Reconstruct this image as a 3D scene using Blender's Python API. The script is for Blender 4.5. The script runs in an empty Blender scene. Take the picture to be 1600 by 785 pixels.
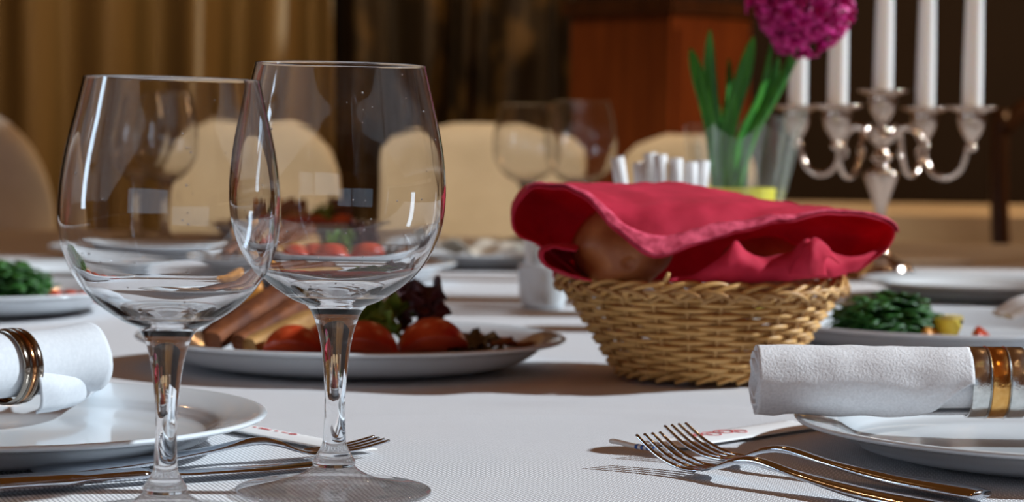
import bpy, bmesh, math, random
from mathutils import Vector, Matrix, noise
R = math.radians; PI = math.pi
S = bpy.context.scene
COL = S.collection
# ------------------------------------------------------------------ camera
FPX = 3500.0; TZ = 0.75; CH = TZ + 0.18
PITCH = math.atan((392.5-195)/FPX); ROLL = R(0.8)
CM = Matrix.Rotation(R(90)-PITCH, 3, 'X') @ Matrix.Rotation(ROLL, 3, 'Z')
cam = bpy.data.cameras.new('camera'); camo = bpy.data.objects.new('camera', cam); COL.objects.link(camo)
camo.matrix_world = Matrix.Translation((0, 0, CH)) @ CM.to_4x4()
cam.sensor_width = 36; cam.lens = FPX/1600*36; cam.clip_start = .05
cam.dof.use_dof = True; cam.dof.focus_distance = 1.13; cam.dof.aperture_fstop = 11.0
S.camera = camo
S.view_settings.view_transform = 'Standard'; S.view_settings.look = 'None'
S.view_settings.gamma = 1; S.view_settings.use_curve_mapping = False
S.view_settings.exposure = 0.0
# ------------------------------------------------------------------ world and lights
w = bpy.data.worlds.new('world'); S.world = w; w.use_nodes = True
w.node_tree.nodes['Background'].inputs[0].default_value = (.66, .22, .045, 1)
w.node_tree.nodes['Background'].inputs[1].default_value = .135
def lamp(name, kind, loc, energy, color, aim=None, **kw):
    l = bpy.data.lights.new(name, kind); l.energy = energy; l.color = color
    for k, v in kw.items(): setattr(l, k, v)
    o = bpy.data.objects.new(name, l); COL.objects.link(o); o.location = loc
    if aim is not None:
        o.rotation_euler = (Vector(aim)-Vector(loc)).to_track_quat('-Z', 'Y').to_euler()
    return o
SUN_EL = R(33)
lamp('sun', 'SUN', (4, 1.3, 4), 5.0, (.82, .925, 1), (4-math.cos(SUN_EL), 1.3-.02, 4-math.sin(SUN_EL)), angle=R(1.2))
lamp('cool_fill_front', 'AREA', (-1.0, -2.4, 1.12), 6, (.55, .78, 1), (0, 1.3, .85), shape='RECTANGLE', size=2.6, size_y=.7)  # cool fill added behind the camera, no window stands there
lamp('edge_streak_fill', 'AREA', (-2.8, 1.0, 1.35), 8, (.62, .81, 1), (0, 1.3, .8), shape='RECTANGLE', size=.28, size_y=1.0)  # narrow cool light added for bright streaks on the left glass edges
lamp('curtain_fill', 'AREA', (-.6, 4.6, 2.7), 8, (1, .72, .38), (-1.1, 6.3, 1.0), shape='DISK', size=.5, spread=R(95))  # unseen warm light added to brighten the curtain folds
lamp('cabinet_fill', 'AREA', (2.2, 4.5, 1.9), 26, (1, .60, .28), (.5, 5.9, 1.0), shape='DISK', size=.4)  # unseen warm light added to lift the cabinet's right face
lamp('chair_fill', 'SPOT', (-.5, 2.2, 2.5), 150, (1, .80, .52), (-.12, 4.45, .80), spot_size=R(36), spot_blend=.6, shadow_soft_size=.03)  # unseen warm spot added to brighten the chairs and glint on the far glasses
lamp('chair_fill', 'SPOT', (.9, 3.0, 2.3), 12, (1, .66, .30), (.36, 4.7, .85), spot_size=R(24), spot_blend=.6, shadow_soft_size=.08)  # weaker spot added to warm the chair further right
lamp('highlight_spot', 'SPOT', (1.5, .9, 2.3), 30, (1, .72, .42), (.45, 2.65, .95), spot_size=R(15), spot_blend=.5, shadow_soft_size=.012)  # unseen spots added for highlights on the candelabrum, this one from the right
lamp('highlight_spot', 'SPOT', (-.7, .7, 2.2), 30, (1, .78, .55), (.42, 2.65, .98), spot_size=R(14), spot_blend=.5, shadow_soft_size=.012)  # second added highlight spot for the candelabrum, from the left
lamp('highlight_spot', 'SPOT', (-.9, 1.3, 2.3), 36, (1, .85, .68), (.05, 3.4, .90), spot_size=R(16), spot_blend=.5, shadow_soft_size=.014)  # added spot for highlights on the blurred far glasses
for p in ((-.9, -.6, 2.3), (.2, -1.2, 2.2), (1.1, -.3, 2.35), (-.5, 2.2, 2.4), (.9, 2.4, 2.4), (-1.4, 3.4, 2.3), (.3, 3.9, 2.2), (-.3, .2, 2.4), (.5, .6, 2.5)):
    lamp('ceiling_bulb_light', 'POINT', p, 2.1, (1, .55, .24), shadow_soft_size=.011)
# ------------------------------------------------------------------ projection helpers
def ray(px, py):
    return CM @ Vector(((px-800)/FPX, -(py-392.5)/FPX, -1))
def P(px, py, z=0.0):            # point on the horizontal plane z above the table top
    d = ray(px, py); t = (TZ+z-CH)/d.z
    return Vector((0, 0, CH)) + d*t
def D(px, py, dist):             # point at distance dist
    d = ray(px, py); return Vector((0, 0, CH)) + d*(dist/d.y)
# ------------------------------------------------------------------ materials
def mat(name, col, rough=.5, metal=0, **kw):
    m = bpy.data.materials.new(name); m.use_nodes = True
    b = m.node_tree.nodes['Principled BSDF']
    b.inputs['Base Color'].default_value = (*col, 1); b.inputs['Roughness'].default_value = rough
    b.inputs['Metallic'].default_value = metal
    for k, v in kw.items(): b.inputs[k.replace('_', ' ')].default_value = v
    return m
def nodes(m): return m.node_tree.nodes, m.node_tree.links, m.node_tree.nodes['Principled BSDF']
def coords(m, scale=(1, 1, 1), rot=(0, 0, 0)):
    N, L, b = nodes(m)
    t = N.new('ShaderNodeTexCoord'); mp = N.new('ShaderNodeMapping')
    mp.inputs['Scale'].default_value = scale; mp.inputs['Rotation'].default_value = rot
    L.new(t.outputs['Object'], mp.inputs[0]); return mp.outputs[0]
def bump(m, src, strength=.3, dist=.001):
    N, L, b = nodes(m); bp = N.new('ShaderNodeBump')
    bp.inputs['Strength'].default_value = strength; bp.inputs['Distance'].default_value = dist
    L.new(src, bp.inputs['Height']); L.new(bp.outputs[0], b.inputs['Normal'])
def noise_tex(m, scale, detail=4, vec=None, rough=.55):
    N, L, b = nodes(m); n = N.new('ShaderNodeTexNoise')
    n.inputs['Scale'].default_value = scale; n.inputs['Detail'].default_value = detail; n.inputs['Roughness'].default_value = rough
    L.new(vec if vec is not None else coords(m), n.inputs['Vector']); return n.outputs['Fac']
def ramp(m, src, stops):
    N, L, b = nodes(m); r = N.new('ShaderNodeValToRGB')
    e = r.color_ramp.elements
    while len(e) < len(stops): e.new(.5)
    for i, (p, c) in enumerate(stops): e[i].position = p; e[i].color = (*c, 1)
    L.new(src, r.inputs[0]); L.new(r.outputs[0], b.inputs['Base Color']); return r
def noisy(name, c1, c2, scale, rough=.5, bmp=0, bd=.001, lo=.35, hi=.65, vec=None, **kw):
    m = mat(name, c1, rough, **kw); v = coords(m, vec) if vec else coords(m)
    n = noise_tex(m, scale, 5, v); ramp(m, n, [(lo, c1), (hi, c2)])
    if bmp: bump(m, n, bmp, bd)
    return m
M = {}
g = bpy.data.materials.new('clear_glass'); g.use_nodes = True
g.node_tree.nodes.remove(g.node_tree.nodes['Principled BSDF'])
gb = g.node_tree.nodes.new('ShaderNodeBsdfGlass'); gb.inputs['IOR'].default_value = 1.5; gb.inputs['Roughness'].default_value = 0
gb.inputs['Color'].default_value = (.985, .99, .995, 1)
g.node_tree.links.new(gb.outputs[0], g.node_tree.nodes['Material Output'].inputs[0]); M['glass'] = g
g = bpy.data.materials.new('thin_glass'); g.use_nodes = True; nt = g.node_tree; nt.nodes.remove(nt.nodes['Principled BSDF'])
lw = nt.nodes.new('ShaderNodeLayerWeight'); pw = nt.nodes.new('ShaderNodeMath'); pw.operation = 'POWER'; pw.inputs[1].default_value = 5
nt.links.new(lw.outputs['Facing'], pw.inputs[0]); fr = nt.nodes.new('ShaderNodeMath'); fr.operation = 'MULTIPLY_ADD'; fr.inputs[1].default_value = .9; fr.inputs[2].default_value = .04; nt.links.new(pw.outputs[0], fr.inputs[0])
ta = nt.nodes.new('ShaderNodeBsdfTransparent'); tg = nt.nodes.new('ShaderNodeBsdfGlossy'); tg.inputs['Roughness'].default_value = 0
tl = nt.nodes.new('ShaderNodeBsdfGlass'); tl.inputs['IOR'].default_value = 1.5; tl.inputs['Roughness'].default_value = 0
ma = nt.nodes.new('ShaderNodeMixShader'); mb = nt.nodes.new('ShaderNodeMixShader'); mb.inputs[0].default_value = .6
nt.links.new(fr.outputs[0], ma.inputs[0]); nt.links.new(ta.outputs[0], ma.inputs[1]); nt.links.new(tg.outputs[0], ma.inputs[2])
nt.links.new(ma.outputs[0], mb.inputs[1]); nt.links.new(tl.outputs[0], mb.inputs[2]); nt.links.new(mb.outputs[0], nt.nodes['Material Output'].inputs[0])
M['thin_glass'] = g
# tablecloth: fine twill
m = mat('white_twill', (.8, .8, .8), .9, Specular_IOR_Level=.15); N, L, b = nodes(m)
def wave(m, scale, vec, dirn='X'):
    N, L, b = nodes(m); n = N.new('ShaderNodeTexWave'); n.wave_type = 'BANDS'; n.bands_direction = dirn
    n.inputs['Scale'].default_value = scale; L.new(vec, n.inputs['Vector']); return n.outputs['Fac']
v1 = coords(m, (1, 1, 1), (0, 0, R(35))); v2 = coords(m, (1, 1, 1), (0, 0, R(-22)))
w1 = wave(m, 165, v1); w2 = wave(m, 130, v2)
ml = N.new('ShaderNodeMath'); ml.operation = 'MULTIPLY'; L.new(w1, ml.inputs[0]); L.new(w2, ml.inputs[1])
ramp(m, ml.outputs[0], [(.0, (.40, .40, .42)), (.45, (.90, .90, .92))]); bump(m, ml.outputs[0], .5, .0004)
M['cloth'] = m
M['china'] = mat('white_china', (.70, .75, .79), .12, Coat_Weight=.3)
M['steel'] = mat('polished_steel', (.58, .62, .68), .10, 1)
M['silver'] = mat('room_tinted_silver', (.56, .44, .36), .15, 1)  # brown reflection of the room put into the silver's base colour
M['ring_silver'] = noisy('hammered_silver', (.62, .62, .60), (.75, .75, .72), 300, .22, .5, .0006, metal=1)
M['ring_gold'] = noisy('hammered_gold', (.75, .38, .10), (.85, .48, .16), 300, .22, .5, .0006, metal=1)
M['napkin'] = noisy('white_terry_cotton', (.74, .74, .76), (.84, .84, .86), 700, .9, .55, .0012)
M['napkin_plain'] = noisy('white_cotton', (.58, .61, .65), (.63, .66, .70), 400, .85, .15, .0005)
M['ring_dark'] = mat('dark_polished_metal', (.30, .26, .22), .14, 1); M['ring_copper'] = mat('dark_copper', (.42, .20, .09), .14, 1)
# red linen
m = mat('raspberry_linen', (.5, .02, .06), .8, Sheen_Weight=.06, Sheen_Roughness=.4)
n = noise_tex(m, 38, 5); ramp(m, n, [(.3, (.52, .008, .040)), (.7, (.76, .024, .080))])
N, L, b = nodes(m); b.inputs['Sheen Tint'].default_value = (1, .5, .6, 1)
n2 = noise_tex(m, 900, 2); bump(m, n2, .4, .0004); M['red'] = m
tr = N.new('ShaderNodeBsdfTranslucent'); tr.inputs[0].default_value = (.85, .03, .07, 1); mx = N.new('ShaderNodeMixShader'); mx.inputs[0].default_value = .28
L.new(b.outputs[0], mx.inputs[1]); L.new(tr.outputs[0], mx.inputs[2]); L.new(mx.outputs[0], N['Material Output'].inputs[0])
M['red_hem'] = noisy('raspberry_hem', (.40, .010, .045), (.80, .09, .17), 150, .8, .5, .0008)
M['wicker'] = noisy('straw_wicker', (.46, .23, .055), (.80, .48, .17), 42, .48, .2, .0005, .3, .7)
M['wicker_dark'] = noisy('dark_wicker', (.36, .17, .045), (.62, .36, .13), 42, .5, .2, .0005, .3, .7)
M['crust'] = noisy('brown_crust', (.29, .080, .020), (.42, .145, .042), 55, .5, .3, .001)
M['bread'] = noisy('rye_bread', (.10, .022, .004), (.22, .062, .012), 60, .75, .6, .002)
M['bread_light'] = noisy('light_bread', (.30, .14, .035), (.48, .26, .08), 60, .75, .5, .002)
M['cheese'] = mat('orange_cheese', (.75, .32, .06), .45)
M['tomato'] = noisy('tomato_flesh', (.36, .022, .008), (.55, .07, .02), 45, .3)
M['lettuce'] = noisy('green_lettuce', (.07, .17, .015), (.24, .36, .05), 50, .5)
M['purple_leaf'] = noisy('purple_lettuce', (.035, .008, .014), (.13, .025, .03), 60, .45)
M['herb'] = noisy('dark_green_herb', (.008, .055, .007), (.035, .16, .022), 60, .45)
M['olive_dark'] = mat('dark_olive_leaf', (.035, .022, .012), .3)
M['lemon_peel'] = mat('lemon_peel', (.88, .68, .07), .45)
M['lemon_flesh'] = noisy('lemon_flesh', (.88, .66, .12), (.92, .78, .30), 200, .3)
M['pith'] = mat('lemon_pith', (.9, .88, .75), .6)
M['paper'] = mat('white_paper', (.82, .82, .82), .7)
M['paper_red'] = mat('red_print', (.62, .015, .02), .6)
M['paper_blue'] = mat('blue_print', (.03, .12, .45), .6)
M['leaf'] = noisy('hyacinth_leaf', (.010, .12, .010), (.06, .32, .02), 25, .4, vec=(8, 8, 1))
M['petal'] = noisy('magenta_petal', (.40, .002, .12), (.78, .016, .30), 90, .5)
M['yellow'] = mat('yellow_pot', (.80, .72, .05), .45)
M['soil'] = noisy('potting_soil', (.03, .018, .01), (.08, .05, .03), 90, .9)
M['wax'] = mat('white_wax', (.78, .79, .80), .45, Subsurface_Weight=.1)
m = bpy.data.materials.new('cellophane'); m.use_nodes = True; nt = m.node_tree; nt.nodes.remove(nt.nodes['Principled BSDF'])
a = nt.nodes.new('ShaderNodeBsdfTransparent'); c = nt.nodes.new('ShaderNodeBsdfGlossy'); c.inputs['Roughness'].default_value = .15
c.inputs['Color'].default_value = (.9, .95, .9, 1)
df = nt.nodes.new('ShaderNodeBsdfTranslucent'); df.inputs[0].default_value = (.8, .85, .8, 1)
x1 = nt.nodes.new('ShaderNodeMixShader'); x1.inputs[0].default_value = .5
x2 = nt.nodes.new('ShaderNodeMixShader'); x2.inputs[0].default_value = .15
nt.links.new(c.outputs[0], x1.inputs[1]); nt.links.new(df.outputs[0], x1.inputs[2])
nt.links.new(a.outputs[0], x2.inputs[1]); nt.links.new(x1.outputs[0], x2.inputs[2])
nt.links.new(x2.outputs[0], nt.nodes['Material Output'].inputs[0]); M['cello'] = m
M['gold_curtain'] = noisy('gold_brown_curtain', (.115, .072, .026), (.20, .128, .048), 3, .6, vec=(1, 1, .15))
m = mat('patterned_curtain', (.03, .02, .01), .55)
n = noise_tex(m, 7.5, 2, coords(m, (1, 1, .75))); ramp(m, n, [(.50, (.025, .015, .007)), (.64, (.12, .07, .022))]); M['pattern'] = m
def wood(name, c1, c2, rough=.35):
    m = mat(name, c1, rough); n = noise_tex(m, 6, 6, coords(m, (6, 6, .6))); ramp(m, n, [(.3, c1), (.7, c2)]); return m
M['wood'] = wood('cherry_wood', (.13, .030, .009), (.22, .058, .016))
M['darkwood'] = wood('dark_wood', (.035, .012, .006), (.07, .025, .01))
M['cover'] = noisy('cream_chair_cover', (.66, .60, .50), (.74, .68, .58), 12, .8, .1, .002)
M['wall'] = noisy('dark_brown_wall', (.012, .0045, .0025), (.018, .007, .004), 2, .7)
M['plaster'] = noisy('warm_plaster', (.35, .25, .16), (.4, .29, .19), 3, .8)
M['floor'] = wood('brown_floor', (.10, .045, .02), (.17, .08, .035), .4)
# ------------------------------------------------------------------ object helpers
def link(name, bm, m, parent=None, smooth=True, mods=None):
    me = bpy.data.meshes.new(name); bm.normal_update(); bm.to_mesh(me); bm.free()
    if smooth:
        for p in me.polygons: p.use_smooth = True
    if m: me.materials.append(m if not isinstance(m, str) else M[m])
    o = bpy.data.objects.new(name, me); COL.objects.link(o)
    if parent is not None: o.parent = parent
    return o
def tag(o, label, cat, group=None, kind=None):
    if label: o['label'] = label
    if cat: o['category'] = cat
    if group: o['group'] = group
    if kind: o['kind'] = kind
    return o
def thing(name, label, cat, loc, rz=0, group=None, rot=None):
    o = bpy.data.objects.new(name, None); COL.objects.link(o); o.location = loc
    o.empty_display_size = .02
    o.rotation_euler = rot if rot else (0, 0, rz); return tag(o, label, cat, group)
def dup(root, loc, rz, label, group=None):
    def cp(o, par):
        c = o.copy(); COL.objects.link(c)
        if par is not None: c.parent = par
        for ch in list(o.children): cp(ch, c)
        return c
    r = cp(root, None); r.location = loc; r.rotation_euler = (0, 0, rz); r['label'] = label
    if group: r['group'] = group
    return r
def solid(o, t, off=0):
    md = o.modifiers.new('solid', 'SOLIDIFY'); md.thickness = t; md.offset = off; return o
def cr(pts, n):                   # Catmull-Rom through points
    out = []; k = len(pts)
    for i in range(k-1):
        p0 = pts[max(i-1, 0)]; p1 = pts[i]; p2 = pts[i+1]; p3 = pts[min(i+2, k-1)]
        for j in range(n):
            t = j/n
            out.append(.5*((2*p1)+(p2-p0)*t+(2*p0-5*p1+4*p2-p3)*t*t+(3*p1-p0-3*p2+p3)*t**3))
    out.append(pts[-1]); return out
def V(*a): return Vector(a)
def smoothprof(pts, n=5): return [(max(v[0], 0), v[1]) for v in cr([V(a, b, 0) for a, b in pts], n)]
def lathe(bm, prof, seg=48, c=(0, 0, 0), sx=1, sy=1, close=False):
    rings = []
    for r, z in prof:
        if r < 1e-5: rings.append([bm.verts.new((c[0], c[1], c[2]+z))])
        else: rings.append([bm.verts.new((c[0]+r*sx*math.cos(2*PI*i/seg), c[1]+r*sy*math.sin(2*PI*i/seg), c[2]+z)) for i in range(seg)])
    for a, b in zip(rings, rings[1:]):
        if len(a) == 1 and len(b) == 1: continue
        for i in range(seg):
            j = (i+1) % seg
            if len(a) == 1: bm.faces.new((a[0], b[j], b[i]))
            elif len(b) == 1: bm.faces.new((a[i], a[j], b[0]))
            else: bm.faces.new((a[i], a[j], b[j], b[i]))
    return bm
def tube(bm, pts, rad, seg=8, flat=1.0, closed=False, up=None, cap=True):
    n = len(pts); rings = []; T0 = None
    if not hasattr(rad, '__len__'): rad = [rad]*n
    up = Vector(up) if up else V(0, 0, 1)
    for i in range(n):
        if closed: t = (pts[(i+1) % n]-pts[i-1])
        else: t = pts[min(i+1, n-1)]-pts[max(i-1, 0)]
        t = t.normalized() if t.length > 1e-9 else V(1, 0, 0)
        u = up
        if abs(t.dot(u)) > .97: u = V(0, 1, 0) if abs(t.y) < .9 else V(1, 0, 0)
        a = t.cross(u).normalized(); b = a.cross(t)
        r = rad[i]
        ra, rb = (r if hasattr(r, '__len__') else (r, r*flat))
        rings.append([bm.verts.new(pts[i]+a*ra*math.cos(2*PI*k/seg)+b*rb*math.sin(2*PI*k/seg)) for k in range(seg)])
    for i in range(n if closed else n-1):
        A = rings[i]; B = rings[(i+1) % n]
        for k in range(seg):
            l = (k+1) % seg; bm.faces.new((A[k], A[l], B[l], B[k]))
    if not closed and cap:
        bm.faces.new(rings[0][::-1]); bm.faces.new(rings[-1])
    return bm
def box(bm, lo, hi, mt=None):
    r = bmesh.ops.create_cube(bm, size=1); lo = Vector(lo); hi = Vector(hi)
    for v in r['verts']:
        v.co = V(*[(lo[i]+hi[i])/2+v.co[i]*(hi[i]-lo[i]) for i in range(3)])
        if mt: v.co = mt @ v.co
    return r['verts']
def grid(bm, rows):
    vs = [[bm.verts.new(p) for p in r] for r in rows]
    for a, b in zip(vs, vs[1:]):
        for i in range(len(a)-1): bm.faces.new((a[i], a[i+1], b[i+1], b[i]))
    return vs
def blob(bm, c, r, rot=None, seed=0, amp=.06, freq=2.0, sub=4, sq=1.0):
    res = bmesh.ops.create_icosphere(bm, subdivisions=sub, radius=1)
    for v in res['verts']:
        d = v.co.normalized()
        if sq != 1: d = V(*[math.copysign(abs(x)**sq, x) for x in d])
        k = 1+amp*noise.noise(d*freq+V(seed*3.1, seed, 0))
        p = V(d.x*r[0]*k, d.y*r[1]*k, d.z*r[2]*k)
        if rot: p = rot @ p
        v.co = p+Vector(c)
    return bm
def spline_sheet(bm, rows, nu=6, nv=6, wr=0, wf=30, seed=0):
    r1 = [cr(r, nu) for r in rows]
    cols = list(zip(*r1)); c2 = [cr(list(c), nv) for c in cols]
    rows2 = [list(r) for r in zip(*c2)]
    if wr:
        h, k = len(rows2), len(rows2[0]); out = []
        for i in range(h):
            o = []
            for j in range(k):
                du = rows2[i][min(j+1, k-1)]-rows2[i][max(j-1, 0)]; dv = rows2[min(i+1, h-1)][j]-rows2[max(i-1, 0)][j]
                nn = du.cross(dv); nn = nn.normalized() if nn.length > 1e-12 else V(0, 0, 1)
                p = rows2[i][j]; q = V(p.x*wf, p.y*wf, p.z*wf)+V(seed, seed*2, 0)
                o.append(p+nn*wr*(noise.noise(q)+.5*noise.noise(q*2.3)))
            out.append(o)
        rows2 = out
    grid(bm, rows2); return rows2
random.seed(7)
# ================================================================== the room
bm = bmesh.new(); box(bm, (-5, -4, -.1), (5, 7.2, 0)); tag(link('floor', bm, 'floor', smooth=False), 'brown wooden floor', 'floor', kind='structure')
bm = bmesh.new(); box(bm, (-5, 7.0, 0), (5, 7.2, 3)); tag(link('wall_back', bm, 'wall', smooth=False), 'dark brown back wall', 'wall', kind='structure')
bm = bmesh.new()
for lo, hi in (((3, -4, 0), (3.2, 7, 1.0)), ((3, -4, 3.3), (3.2, 7, 3.5)), ((3, 2.98, 1.0), (3.2, 7, 3.3)), ((3, 2.31, 1.0), (3.2, 2.42, 3.3)), ((3, -4, 1.0), (3.2, -1, 3.3))):
    box(bm, lo, hi)
tag(link('wall_right', bm, 'plaster', smooth=False), 'warm plaster wall with the window opening', 'wall', kind='structure')
bm = bmesh.new()
for lo, hi in (((3.05, -1, 1.0), (3.12, 3.02, 1.06)), ((3.05, -1, 3.24), (3.12, 3.02, 3.3))): box(bm, lo, hi)
tag(link('window_1', bm, 'paper', smooth=False), 'white window frame', 'window', kind='structure')
# curtains
def curtain(name, x0, x1, y, z0, z1, folds, amp, m, label, seed):
    bm = bmesh.new(); rows = []; nx = int(folds*16)
    for k in range(13):
        z = z0+(z1-z0)*k/12; r = []
        for i in range(nx+1):
            u = i/nx; x = x0+(x1-x0)*u
            ph = u*folds*2*PI+1.3*noise.noise(V(u*folds*.5, z*.35, seed))*3
            r.append(V(x+.015*math.sin(ph*.5+z), y+amp*math.sin(ph)*(1+.4*math.sin(u*9+seed)), z))
        rows.append(r)
    grid(bm, rows); o = solid(link(name, bm, m), .006); return tag(o, label, 'curtain')
curtain('curtain', -2.0, -.50, 6.2, .03, 2.9, 6.5, .06, 'gold_curtain', 'gold brown curtain hanging in soft folds behind the left chairs', 1)
curtain('curtain', -.53, .21, 6.55, .03, 2.9, 5, .045, 'pattern', 'dark patterned curtain with gold blotches, right of the plain gold curtain', 4)
# wooden cabinet
ck = D(1045, 200, 5.75)
cb = thing('wooden_cabinet', 'reddish brown wooden cabinet, corner forward, behind the flower pot', 'cabinet', (ck.x, 5.75, 0), R(47))
bm = bmesh.new(); box(bm, (0, 0, 0), (.34, .34, 1.22)); link('cabinet_body', bm, 'wood', cb, smooth=False)
bm = bmesh.new(); box(bm, (-.02, -.02, 1.22), (.36, .36, 1.26)); link('cabinet_top', bm, 'darkwood', cb, smooth=False)
bm = bmesh.new(); box(bm, (.02, -.012, .08), (.32, 0, 1.18)); link('cabinet_door', bm, 'wood', cb, smooth=False)
# ================================================================== table
tb = thing('dining_table', 'long dining table hidden under the white tablecloth', 'table', (0, 2.2, 0))
bm = bmesh.new(); box(bm, (-1.35, -1.42, .715), (1.45, 1.38, .745)); link('tabletop', bm, 'darkwood', tb, smooth=False)
for sx in (-1.25, 1.35):
    for sy in (-1.3, 1.28):
        bm = bmesh.new(); box(bm, (sx-.03, sy-.03, 0), (sx+.03, sy+.03, .715)); link('leg', bm, 'darkwood', tb, smooth=False)
def rs(x, a, b):
    t = max(0, min(1, (x-a)/(b-a))); return t*t*(3-2*t)
def cloth_z(x, y):
    z = 0
    # crease ridges in front of the basket
    for (cx, cy, sl, h, sw, sx) in ((.09, 1.425, -.06, .0035, .012, .09), (.02, 1.375, .10, .0016, .010, .14), (.16, 1.36, -.15, .0022, .016, .07)):
        dy = y-cy-sl*(x-cx); z += h*math.exp(-(dy/sw)**2-((x-cx)/sx)**4)
    return z
xs = [-1.36+i*.04 for i in range(26)]+[-.32+i*.01 for i in range(68)]+[.36+i*.055 for i in range(21)]
ys = [.77+i*.02 for i in range(18)]+[1.13+i*.006 for i in range(75)]+[1.58+i*.04 for i in range(51)]
xs = sorted(set(round(x, 4) for x in xs if x <= 1.461)); ys = sorted(set(round(y, 4) for y in ys if y < 3.6))
bm = bmesh.new(); X0, X1, Y0, Y1 = xs[0], xs[-1], ys[0], ys[-1]
top = [[V(x, y, TZ+cloth_z(x, y)) for x in xs] for y in ys]
vs = grid(bm, top)
def skirt(vloop, nrm):
    prev = vloop
    for k in range(1, 7):
        cur = []
        for i, v in enumerate(vloop):
            f = .018*math.sin(i*.55)*(k/6); q = nrm*(.006+f+.012*k/6)
            cur.append(bm.verts.new(v.co+q-V(0, 0, .045*k)))
        for i in range(len(cur)-1): bm.faces.new((prev[i], prev[i+1], cur[i+1], cur[i]))
        prev = cur
skirt(vs[0], V(0, -1, 0)); skirt(vs[-1], V(0, 1, 0)); skirt([r[0] for r in vs], V(-1, 0, 0)); skirt([r[-1] for r in vs], V(1, 0, 0))
tc = link('tablecloth', bm, 'cloth'); 
tag(tc, 'white twill tablecloth covering the whole long dining table', 'tablecloth')
# second table far right
t2 = thing('dining_table', 'distant dining table with a pale cloth, behind the candelabrum', 'table', (1.15, 5.15, 0))
bm = bmesh.new(); box(bm, (-.62, -.4, .72), (.9, .4, .745)); link('tabletop', bm, 'darkwood', t2, smooth=False)
for sx in (-.5, .8):
    for sy in (-.3, .3):
        bm = bmesh.new(); box(bm, (sx-.03, sy-.03, 0), (sx+.03, sy+.03, .72)); link('leg', bm, 'darkwood', t2, smooth=False)
bm = bmesh.new(); box(bm, (-.63, -.41, .746), (.44, .41, .75)); box(bm, (-.63, -.415, .64), (.44, -.41, .75))
bm2 = link('table_cover', bm, 'cover', None, smooth=False); bm2.location = (1.15, 5.15, 0); tag(bm2, 'pale cloth over the distant table behind the candelabrum', 'tablecloth')
# ================================================================== covered chairs
def chair(px, d, wdt, topz, rz, label, shoulder=.10):
    p = D(px, 200, d); t = thing('covered_chair', label, 'chair', (p.x, p.y, 0), rz, 'fabric covered banquet chairs')
    h = topz
    # back cover: rounded slab
    bm = bmesh.new(); out = []
    def outline(k):      # half-width at height
        return k
    zz = [.42+(h-.42)*i/22 for i in range(23)]
    rows = []
    for z in zz:
        u = max(0, (z-(h-shoulder))/shoulder); hw = wdt/2*(1-.0*u)*math.sqrt(max(0, 1-(u*.96)**2.6))+.004
        th = .022*math.sqrt(max(.08, 1-(u*.95)**4)); lean = .10*(z-.42)
        rows.append([V(hw*math.copysign(abs(math.cos(a))**.35, math.cos(a)), lean+th*math.copysign(abs(math.sin(a))**.6, math.sin(a))+.004*math.sin(z*30+a*3), z) for a in [2*PI*i/36 for i in range(37)]])
    vv = grid(bm, rows); bm.faces.new([v for v in vv[-1][:-1]])
    bmesh.ops.remove_doubles(bm, verts=bm.verts, dist=1e-5)
    link('backrest', bm, 'cover', t)
    # seat and skirt
    bm = bmesh.new(); rows = []
    for z, k in ((.05, 1.06), (.2, 1.03), (.40, 1.0), (.445, .985), (.46, .9), (.465, .3), (.465, .01)):
        rows.append([V(wdt/2*k*math.copysign(abs(math.cos(a))**.4, math.cos(a))*(1+.02*math.sin(a*14)*(z < .42)), -.22+.22*k*math.copysign(abs(math.sin(a))**.4, math.sin(a))*(1+.02*math.sin(a*14)*(z < .42)), z) for a in [2*PI*i/72 for i in range(73)]])
    grid(bm, rows); link('seat_skirt', bm, 'cover', t)
    for sx in (-1, 1):
        for sy in (-.38, -.05):
            bm = bmesh.new(); tube(bm, [V(sx*wdt*.4, sy, 0), V(sx*wdt*.4, sy, .3)], .012); link('leg', bm, 'darkwood', t)
    return t
chair(-84, 3.95, .375, TZ+.195, R(8), 'white covered chair cut by the left edge of the picture', .27)
chair(392, 4.35, .345, TZ+.186, R(4), 'cream covered chair seen through both wine glasses', .16)
chair(760, 4.25, .375, TZ+.182, R(-3), 'cream covered chair with a flat top, right of the front wine glasses', .07)
chair(1075, 4.55, .27, TZ+.165, R(-6), 'cream covered chair behind the white paper rolls', .09)
# dark chair far right
dc = thing('wooden_chair', 'dark carved wooden chair at the far right edge', 'chair', (D(1590, 200, 5.1).x, 4.35, 0), R(20))
for s in (-1, 1):
    bm = bmesh.new(); tube(bm, cr([V(s*.2, 0, 0), V(s*.2, 0, .45), V(s*.21, .03, .75), V(s*.19, .07, .97)], 6), .018); link('back_post', bm, 'darkwood', dc)
    bm = bmesh.new(); tube(bm, [V(s*.2, -.4, 0), V(s*.2, -.4, .45)], .018); link('leg', bm, 'darkwood', dc)
bm = bmesh.new(); box(bm, (-.22, -.42, .43), (.22, .02, .47)); link('seat', bm, 'darkwood', dc)
bm = bmesh.new(); tube(bm, cr([V(-.2, .06, .93), V(-.1, .07, .99), V(0, .07, .96), V(.1, .07, .99), V(.2, .06, .93)], 6), .02); link('top_rail', bm, 'darkwood', dc)
bm = bmesh.new()
for k in (-1, 1): tube(bm, cr([V(k*.02, .02, .5), V(k*.10, .035, .65), V(k*.02, .05, .78), V(k*.08, .06, .93)], 6), .012)
link('back_splat', bm, 'darkwood', dc)
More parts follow.
